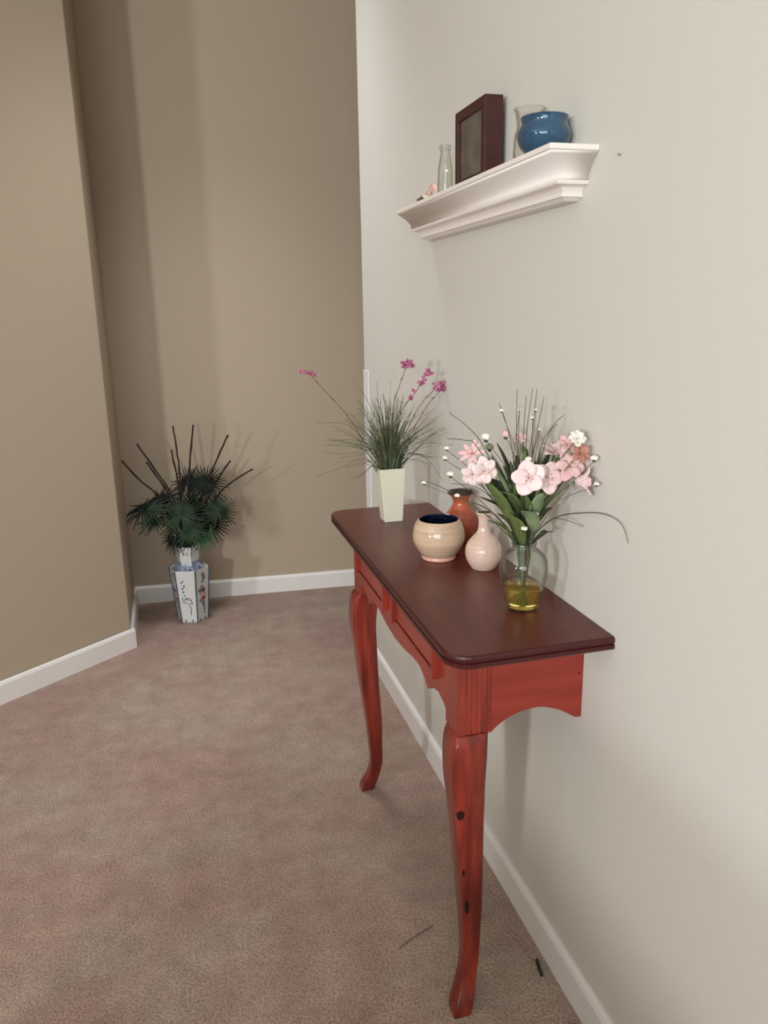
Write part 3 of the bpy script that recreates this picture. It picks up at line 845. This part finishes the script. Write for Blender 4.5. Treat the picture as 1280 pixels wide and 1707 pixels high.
# ------------------------------------------------------------------ grass arrangement in the cream vase
gp = thing('grass_arrangement', 'artificial grass tuft with magenta flower spikes in the cream vase', 'plant', (.518, vy + .003, zt_ - .01))
GB = V((.518, vy + .003, zt_ - .012))
def clampx(p):
    if p.x > XW - .008: p.x = XW - .008 - .3 * (p.x - XW + .008)
    return p
mats = ['grass', 'grass_dark', 'grass_dry']
bm = bmesh.new()
random.seed(21)
for k in range(300):
    az = random.uniform(0, 2 * math.pi)
    tilt = abs(random.gauss(0, .52)); tilt = min(tilt, 1.25)
    L = random.uniform(.12, .225) * (1 - .1 * tilt)
    d = V((math.cos(az), math.sin(az) * .8, 0))
    b0 = GB + d * random.uniform(.0, .024) + V((0, 0, -.02))
    b0.x = min(max(b0.x, GB.x - .026), GB.x + .026)
    p1_ = b0 + d * (L * .38 * math.sin(tilt * .8)) + V((0, 0, L * .42 * math.cos(tilt * .75) + .015))
    p2_ = b0 + d * (L * .72 * math.sin(tilt)) + V((0, 0, L * .78 * math.cos(tilt)))
    p3_ = b0 + d * (L * 1.08 * math.sin(tilt * 1.12)) + V((0, 0, L * 1.0 * math.cos(tilt * 1.12)))
    jit = lambda p: clampx(p + V((random.uniform(-1, 1), random.uniform(-1, 1), random.uniform(-.5, .5))) * .004)
    ps = curve([b0, jit(p1_), jit(p2_), jit(p3_)], 3)
    mi = random.choices((0, 1, 2), (.55, .3, .15))[0]
    ribbon(bm, ps, random.uniform(.0013, .0026), V((1, random.uniform(-.8, .8), 0)), .0003, .2, lambda t: max(.12, 1 - t * .9), mi)
LONG = [[(497, 653 + 50), (570, 706), (640, 770)], [(527, 706), (575, 706), (600, 728), (640, 775)], [(543, 736), (590, 733), (620, 748), (645, 776)], [(545, 741), (600, 748), (645, 776)],
        [(588, 632), (618, 680), (645, 765)], [(560, 772), (610, 768), (645, 776)], [(745, 712), (715, 728), (665, 772)], [(738, 802), (715, 768), (690, 758), (662, 776)],
        [(712, 785), (695, 764), (660, 776)], [(742, 740), (700, 742), (660, 775)], [(724, 680), (690, 722), (655, 775)], [(600, 680), (620, 715), (648, 775)], [(650, 632), (652, 700), (651, 775)],
        [(628, 636), (632, 690), (648, 775)], [(575, 790 - 8), (605, 772), (645, 778)], [(556, 720), (590, 728), (640, 776)]]
for r_ in LONG[1:]:
    ps = [clampx(at(x, y, vy + random.uniform(-.02, .02))) for x, y in r_]
    ps[-1] = GB + V((random.uniform(-.02, .02), random.uniform(-.015, .015), -.01))
    ribbon(bm, curve(ps[::-1], 4), .0020, V((1, random.uniform(-.4, .4), .3)), .0003, .2, lambda t: max(.12, 1 - t * .85), random.choice((0, 1, 2)))
o = obj('grass_blades', bm, mats, gp, True); o['kind'] = 'stuff'; o['label'] = 'dense tuft of thin green grass blades'
SP = [([(516, 623), (540, 650), (578, 692), (606, 735), (648, 776)], [(502, 619), (508, 620), (515, 621), (521, 623), (526, 626)], 4.2),
      ([(677, 612), (664, 648), (654, 690), (652, 776)], [(672, 606), (678, 603), (684, 604), (688, 609), (679, 609), (674, 610)], 5.5),
      ([(708, 628), (692, 655), (668, 690), (654, 776)], [(713, 618), (710, 625), (718, 622), (706, 632), (700, 638), (704, 640), (690, 652), (685, 662)], 5.5),
      ([(727, 646), (700, 676), (676, 722), (656, 776)], [(726, 645), (733, 640), (740, 639), (746, 645), (750, 648), (738, 648), (730, 648)], 6),
      ([(735, 650), (712, 676), (690, 714), (658, 776)], [(722, 640)], 3)]
for st, fl, rp in SP:
    dy = random.uniform(-.01, .015)
    bm = bmesh.new()
    ps = [clampx(at(x, y, vy + dy)) for x, y in st]; ps[-1] = GB + V((random.uniform(-.01, .01), 0, -.01))
    cv_ = curve(ps, 5)
    tube(bm, cv_, .0009, .0012, 5)
    for k in (3, 7, 10):
        if k < len(cv_): ball(bm, cv_[k], .003, (1, 1, .8), 1)
    sp = obj('flower_stem', bm, 'brown_stem', gp, True)
    bm = bmesh.new()
    for x, y in fl:
        c = at(x, y, vy + dy + random.uniform(-.006, .006)); clampx(c)
        r = rp * (c - camp).length / F * .85
        for j in range(10):
            dv = V((random.gauss(0, 1), random.gauss(0, 1), random.gauss(0, 1))).normalized()
            ribbon(bm, [c, c + dv * r * .6, c + dv * r * 1.3], r * .9, dv.orthogonal(), .0003, .3)
        ball(bm, c, r * .5, (1, 1, 1), 1)
    obj('flower_spike', bm, 'magenta', sp, True)['label'] = 'magenta flower spike'

# ------------------------------------------------------------------ floor vase with palm
PX, PY = -.002, 3.425
fvz = thing('floor_vase', 'white hexagonal porcelain floor vase with blue lines and painted flowers in the corner', 'vase', (PX, PY, 0))
def hexring(r, z, off=0):
    ph = math.radians(-75 + off)
    return [V((PX + r * math.cos(ph + k * math.pi / 3), PY + r * math.sin(ph + k * math.pi / 3), z)) for k in range(6)]
def hexshell(prof, mi=0):
    bm = bmesh.new(); rg = [[bm.verts.new(p) for p in hexring(r, z)] for r, z in prof]
    for a, b in zip(rg[:-1], rg[1:]):
        for k in range(6): bm.faces.new((a[k], a[(k + 1) % 6], b[(k + 1) % 6], b[k]))
    bm.faces.new(rg[0]); bm.faces.new(rg[-1])
    return bm
BH = .250
RB, RT = .069, .089
obj('vase_body', hexshell([(RB - .004, 0), (RB, .004), (RT, BH), (RT - .004, BH + .001), (RT - .010, BH - .008), (.058, BH - .013)]), 'porcelain', fvz, False, .002)
obj('vase_shoulder', hexshell([(.0765, BH - .010), (.060, BH + .004), (.049, BH + .016), (.045, BH + .030), (.045, BH + .0305)]), 'blueware', fvz, False, .001)['label'] = 'blue patterned shoulder'
obj('vase_neck', hexshell([(.044, BH + .028), (.047, BH + .030), (.050, BH + .060), (.060, BH + .102), (.056, BH + .102), (.044, BH + .06)]), 'porcelain', fvz, False, .001)
# blue lines along the body edges
def rad(z): return RB + (RT - RB) * z / BH
lines = bmesh.new()
for k in range(6):
    pts_ = [hexring(rad(z) + .0006, z)[k] for z in (.004, .08, .16, BH - .001)]
    bm = bmesh.new(); tube(bm, pts_, .0022, .0030, 6)
    obj('blue_line', bm, 'bluepaint', fvz, True)
for k in range(6):
    bm = bmesh.new(); tube(bm, [hexring(.0500, BH + .058)[k], hexring(.0605, BH + .1015)[k]], .0014, .0014, 5)
    obj('neck_line', bm, 'bluepaint', fvz, True)
# painted blossoms: thin relief on the faces
def facept(k, u, z, off=.0006):
    h = hexring(rad(z), z); a, b = h[k], h[(k + 1) % 6]
    p = a.lerp(b, u); n_ = ((a + b) / 2 - V((PX, PY, z))); n_.z = 0; n_.normalize()
    return p + n_ * off
def dab(bm, k, u, z, r, mi, stretch=1):
    h = hexring(rad(z), z); e_ = (h[(k + 1) % 6] - h[k]).normalized()
    c = facept(k, u, z); n_ = e_.cross(V((0, 0, 1))).normalized()
    c2 = V((PX, PY, z)); 
    if (c - c2).dot(n_) < 0: n_ = -n_
    m_ = 9; vv = [bm.verts.new(c + e_ * r * math.cos(2 * math.pi * j / m_) * (1 + .2 * (j % 2)) + V((0, 0, r * stretch * math.sin(2 * math.pi * j / m_))) + n_ * .0004) for j in range(m_)]
    f = bm.faces.new(vv); f.material_index = mi
    vb = [bm.verts.new(v.co - n_ * .0012) for v in vv]
    f = bm.faces.new(vb[::-1]); f.material_index = mi
    for j in range(m_):
        f = bm.faces.new((vv[j], vb[j], vb[(j + 1) % m_], vv[(j + 1) % m_])); f.material_index = mi
random.seed(5)
PM = ['paintgreen', 'paintred', 'paintmauve', 'paintpink']
best = []
for k in range(6):
    h = hexring(.08, .1); m_ = (h[k] + h[(k + 1) % 6]) / 2; best.append((m_.y, k, m_.x))
best.sort()
front_k = best[0][1]                     # the face turned to the room
right_k = max(best[:3], key=lambda q: q[2])[1]
for k in range(6):
    bm = bmesh.new()
    hh = hexring(.08, .1)
    flip = hh[k].x > hh[(k + 1) % 6].x
    U = (lambda u: 1 - u) if flip else (lambda u: u)
    if k == right_k or k not in (front_k,):
        for u, z, r, mi in ((.55, .222, .009, 0), (.6, .205, .010, 0), (.5, .19, .006, 0), (.45, .165, .009, 2), (.30, .150, .010, 0), (.55, .150, .012, 1), (.42, .128, .013, 3),
                            (.62, .13, .014, 3), (.58, .112, .012, 1), (.35, .102, .010, 2), (.55, .088, .009, 0), (.6, .072, .007, 0), (.62, .056, .006, 0), (.66, .04, .005, 0)):
            dab(bm, k, U(u), z, r, mi)
    else:
        tube(bm, [facept(k, U(a_), z_, .0004) for a_, z_ in ((.62, .040), (.66, .065), (.62, .085), (.50, .098), (.34, .100))], .0022, .0016, 5, 0)
        for u, z, r, mi in ((.30, .102, .0075, 3), (.26, .108, .005, 2), (.42, .118, .006, 0), (.55, .120, .006, 2), (.68, .112, .005, 0), (.72, .098, .006, 2), (.36, .135, .005, 2), (.30, .152, .005, 0),
                            (.28, .168, .005, 0), (.38, .180, .005, 0), (.25, .195, .005, 2), (.34, .203, .004, 0), (.22, .120, .004, 0)):
            dab(bm, k, U(u), z, r, mi)
    for u in (.25, .7): dab(bm, k, U(u), .011, .0035, 0, 2)
    o = obj('painted_flowers', bm, PM, fvz); o['label'] = 'painted flower sprig in grey green, mauve and pink'; o['kind'] = 'stuff'
bm = bmesh.new()
def neckr(z): return .050 + .011 * (z - .06) / .042
for k in range(6):
    for j in range(4):
        z = .066 + .026 * random.random(); u = random.uniform(.25, .75); h = hexring(neckr(z) + .0004, BH + z)
        c = h[k].lerp(h[(k + 1) % 6], u); ball(bm, c, .005, (1, 1, .9), 1, random.choice((0, 0, 2, 3)))
obj('neck_flowers', bm, PM, fvz)['kind'] = 'stuff'

palm = thing('palm_arrangement', 'dark green artificial fan palm leaves with brown twigs in the porcelain floor vase', 'plant', (PX, PY, BH + .09))
PN = V((PX, PY, BH + .085))
def pp(px, py, dy=0): 
    return at(px, py, PY + dy)
def fan(px, py, dy, rpx, n, m, segs=26, a0=-200, a1=200, roll=0, stem=True):
    c = pp(px, py, dy); L = rpx * (c - camp).length / F
    n = V(n).normalized(); nn = right * n.x - down * n.y - fwd * n.z
    up = V((0, 0, 1)); u = (up - nn * up.dot(nn))
    u = u.normalized() if u.length > .1 else right
    v = nn.cross(u)
    bm = bmesh.new(); segs_ = segs
    for k in range(segs_):
        a = math.radians(a0 + (a1 - a0) * (k + .5) / segs_ + roll)
        d = u * math.cos(a) + v * math.sin(a)
        sd = nn.cross(d)
        LL = L * random.uniform(.86, 1.08)
        da = math.radians((a1 - a0) / segs_)
        wmax = 2 * L * .34 * math.tan(abs(da) / 2) * 1.06
        droop = random.uniform(.03, .34)
        ps = [c + d * LL * t - nn * (LL * droop * t * t) + nn * L * .05 * (1 - t) for t in (.02, .18, .34, .44, .74, 1)]
        def shp(q, w=wmax):
            t = (.02, .18, .34, .44, .74, 1)[round(q * 5)]
            return (t / .34 if t < .34 else (1 + (t - .34) / .1 * .06 if t < .44 else 1.06 - (t - .44) / .56 * .70))
        ribbon(bm, ps, wmax, sd, .0005, .55, shp)
    for vtx in bm.verts:                        # leaves bend where they touch the walls
        if vtx.co.x < -.244: vtx.co.x = -.244 + .1 * (vtx.co.x + .244) if vtx.co.x > -.35 else -.254
        lim = bl.y - .008 + (vtx.co.x - bl.x) * (e.y / e.x)
        if vtx.co.y > lim: vtx.co.y = lim - .002
    lf = obj('palm_leaf', bm, m, palm, False)
    bm = bmesh.new()
    st = PN + V((random.uniform(-.02, .02), random.uniform(-.02, .02), 0))
    tube(bm, curve([st - V((0, 0, .03)), st.lerp(c, .5) + V((0, 0, .02)), c - nn * .002], 4), .0028, .0018, 6)
    obj('leaf_stalk', bm, 'palm_dark', lf, True)
random.seed(11)
fan(302, 861, -.10, 43, (-.05, .25, 1), 'palm', 36, -170, 170)
fan(363, 853, -.03, 36, (.45, .1, .9), 'palm', 32, -165, 165)
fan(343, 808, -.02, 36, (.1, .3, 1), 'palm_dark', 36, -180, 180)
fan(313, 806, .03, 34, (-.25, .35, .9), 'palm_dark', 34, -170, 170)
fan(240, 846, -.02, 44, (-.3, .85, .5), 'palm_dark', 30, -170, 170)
fan(246, 852, -.06, 44, (-.35, .8, .6), 'palm', 30, -150, 150)
fan(258, 868, -.05, 32, (-.2, .75, .6), 'palm', 26, -160, 160, 180)
fan(339, 893, -.10, 27, (.35, .4, .9), 'palm_light', 26, -160, 160, 150)
fan(318, 885, -.12, 33, (.0, .5, .9), 'palm', 30, -160, 160, 180)
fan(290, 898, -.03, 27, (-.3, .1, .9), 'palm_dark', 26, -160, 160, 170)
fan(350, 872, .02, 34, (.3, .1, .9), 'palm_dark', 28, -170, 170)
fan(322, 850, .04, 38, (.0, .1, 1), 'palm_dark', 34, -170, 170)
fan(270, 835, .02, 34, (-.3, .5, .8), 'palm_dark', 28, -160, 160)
TW = [((197, 768), (232, 800), (262, 826), .0), ((228, 740), (262, 788), (290, 832), -.02), ((244, 770), (262, 795), (284, 830), .02), ((288, 710), (296, 760), (301, 808), .0),
      ((285, 750), (292, 780), (298, 812), .03), ((322, 708), (317, 760), (315, 812), .02), ((380, 725), (362, 765), (345, 806), -.02), ((384, 768), (372, 785), (352, 818), .02), ((421, 782), (396, 797), (366, 822), .0)]
for a, b, c, dy in TW:
    A_, B_, C_ = pp(a[0], a[1], dy), pp(b[0], b[1], dy), pp(c[0], c[1], dy)
    for q in (A_, B_, C_):
        if q.x < -.240: q.x = -.240
    ps = curve([A_, B_, C_, C_.lerp(PN, .6), PN - V((0, 0, .02))], 4)
    bm = bmesh.new(); rd = [.0042 if i == 0 else (.0036 + (.0010 if i % 3 == 0 else 0)) for i in range(len(ps))]
    ps = [p + V((random.uniform(-1, 1), random.uniform(-1, 1), 0)) * .0012 for p in ps]
    tube(bm, ps, 0, 0, 6, 0, rd)
    obj('twig', bm, 'twig', palm, True)

# ------------------------------------------------------------------ litter on the carpet
def fl(px, py, z=.003):
    d = R @ V(((px - 640) / F, (py - 853.5) / F, 1)); t = (z - CH) / d.z
    return d * t + V((0, 0, CH))
cd = thing('frayed_cord', 'short tan cord with a black tip lying by the right baseboard', 'cord', fl(870, 1575))
bm = bmesh.new(); tube(bm, curve([fl(842, 1544), fl(858, 1560), fl(872, 1574), fl(884, 1590), fl(894, 1600)], 4), .0014, .0016, 6)
obj('cord', bm, 'tan_cord', cd, True)
bm = bmesh.new(); tube(bm, [fl(895, 1600, .0045), fl(898, 1612, .0045), fl(903, 1626, .0045)], .0036, .0036, 8)
obj('cord_tip', bm, 'black', cd, True)['label'] = 'black plastic tip'
bm = bmesh.new(); tube(bm, curve([fl(664, 1582), fl(690, 1562), fl(712, 1549), fl(722, 1541)], 4), .0009, .0006, 5)
tag(obj('carpet_thread', bm, 'fibre', None, True), 'thin brown thread lying on the carpet left of the near table leg', 'thread')
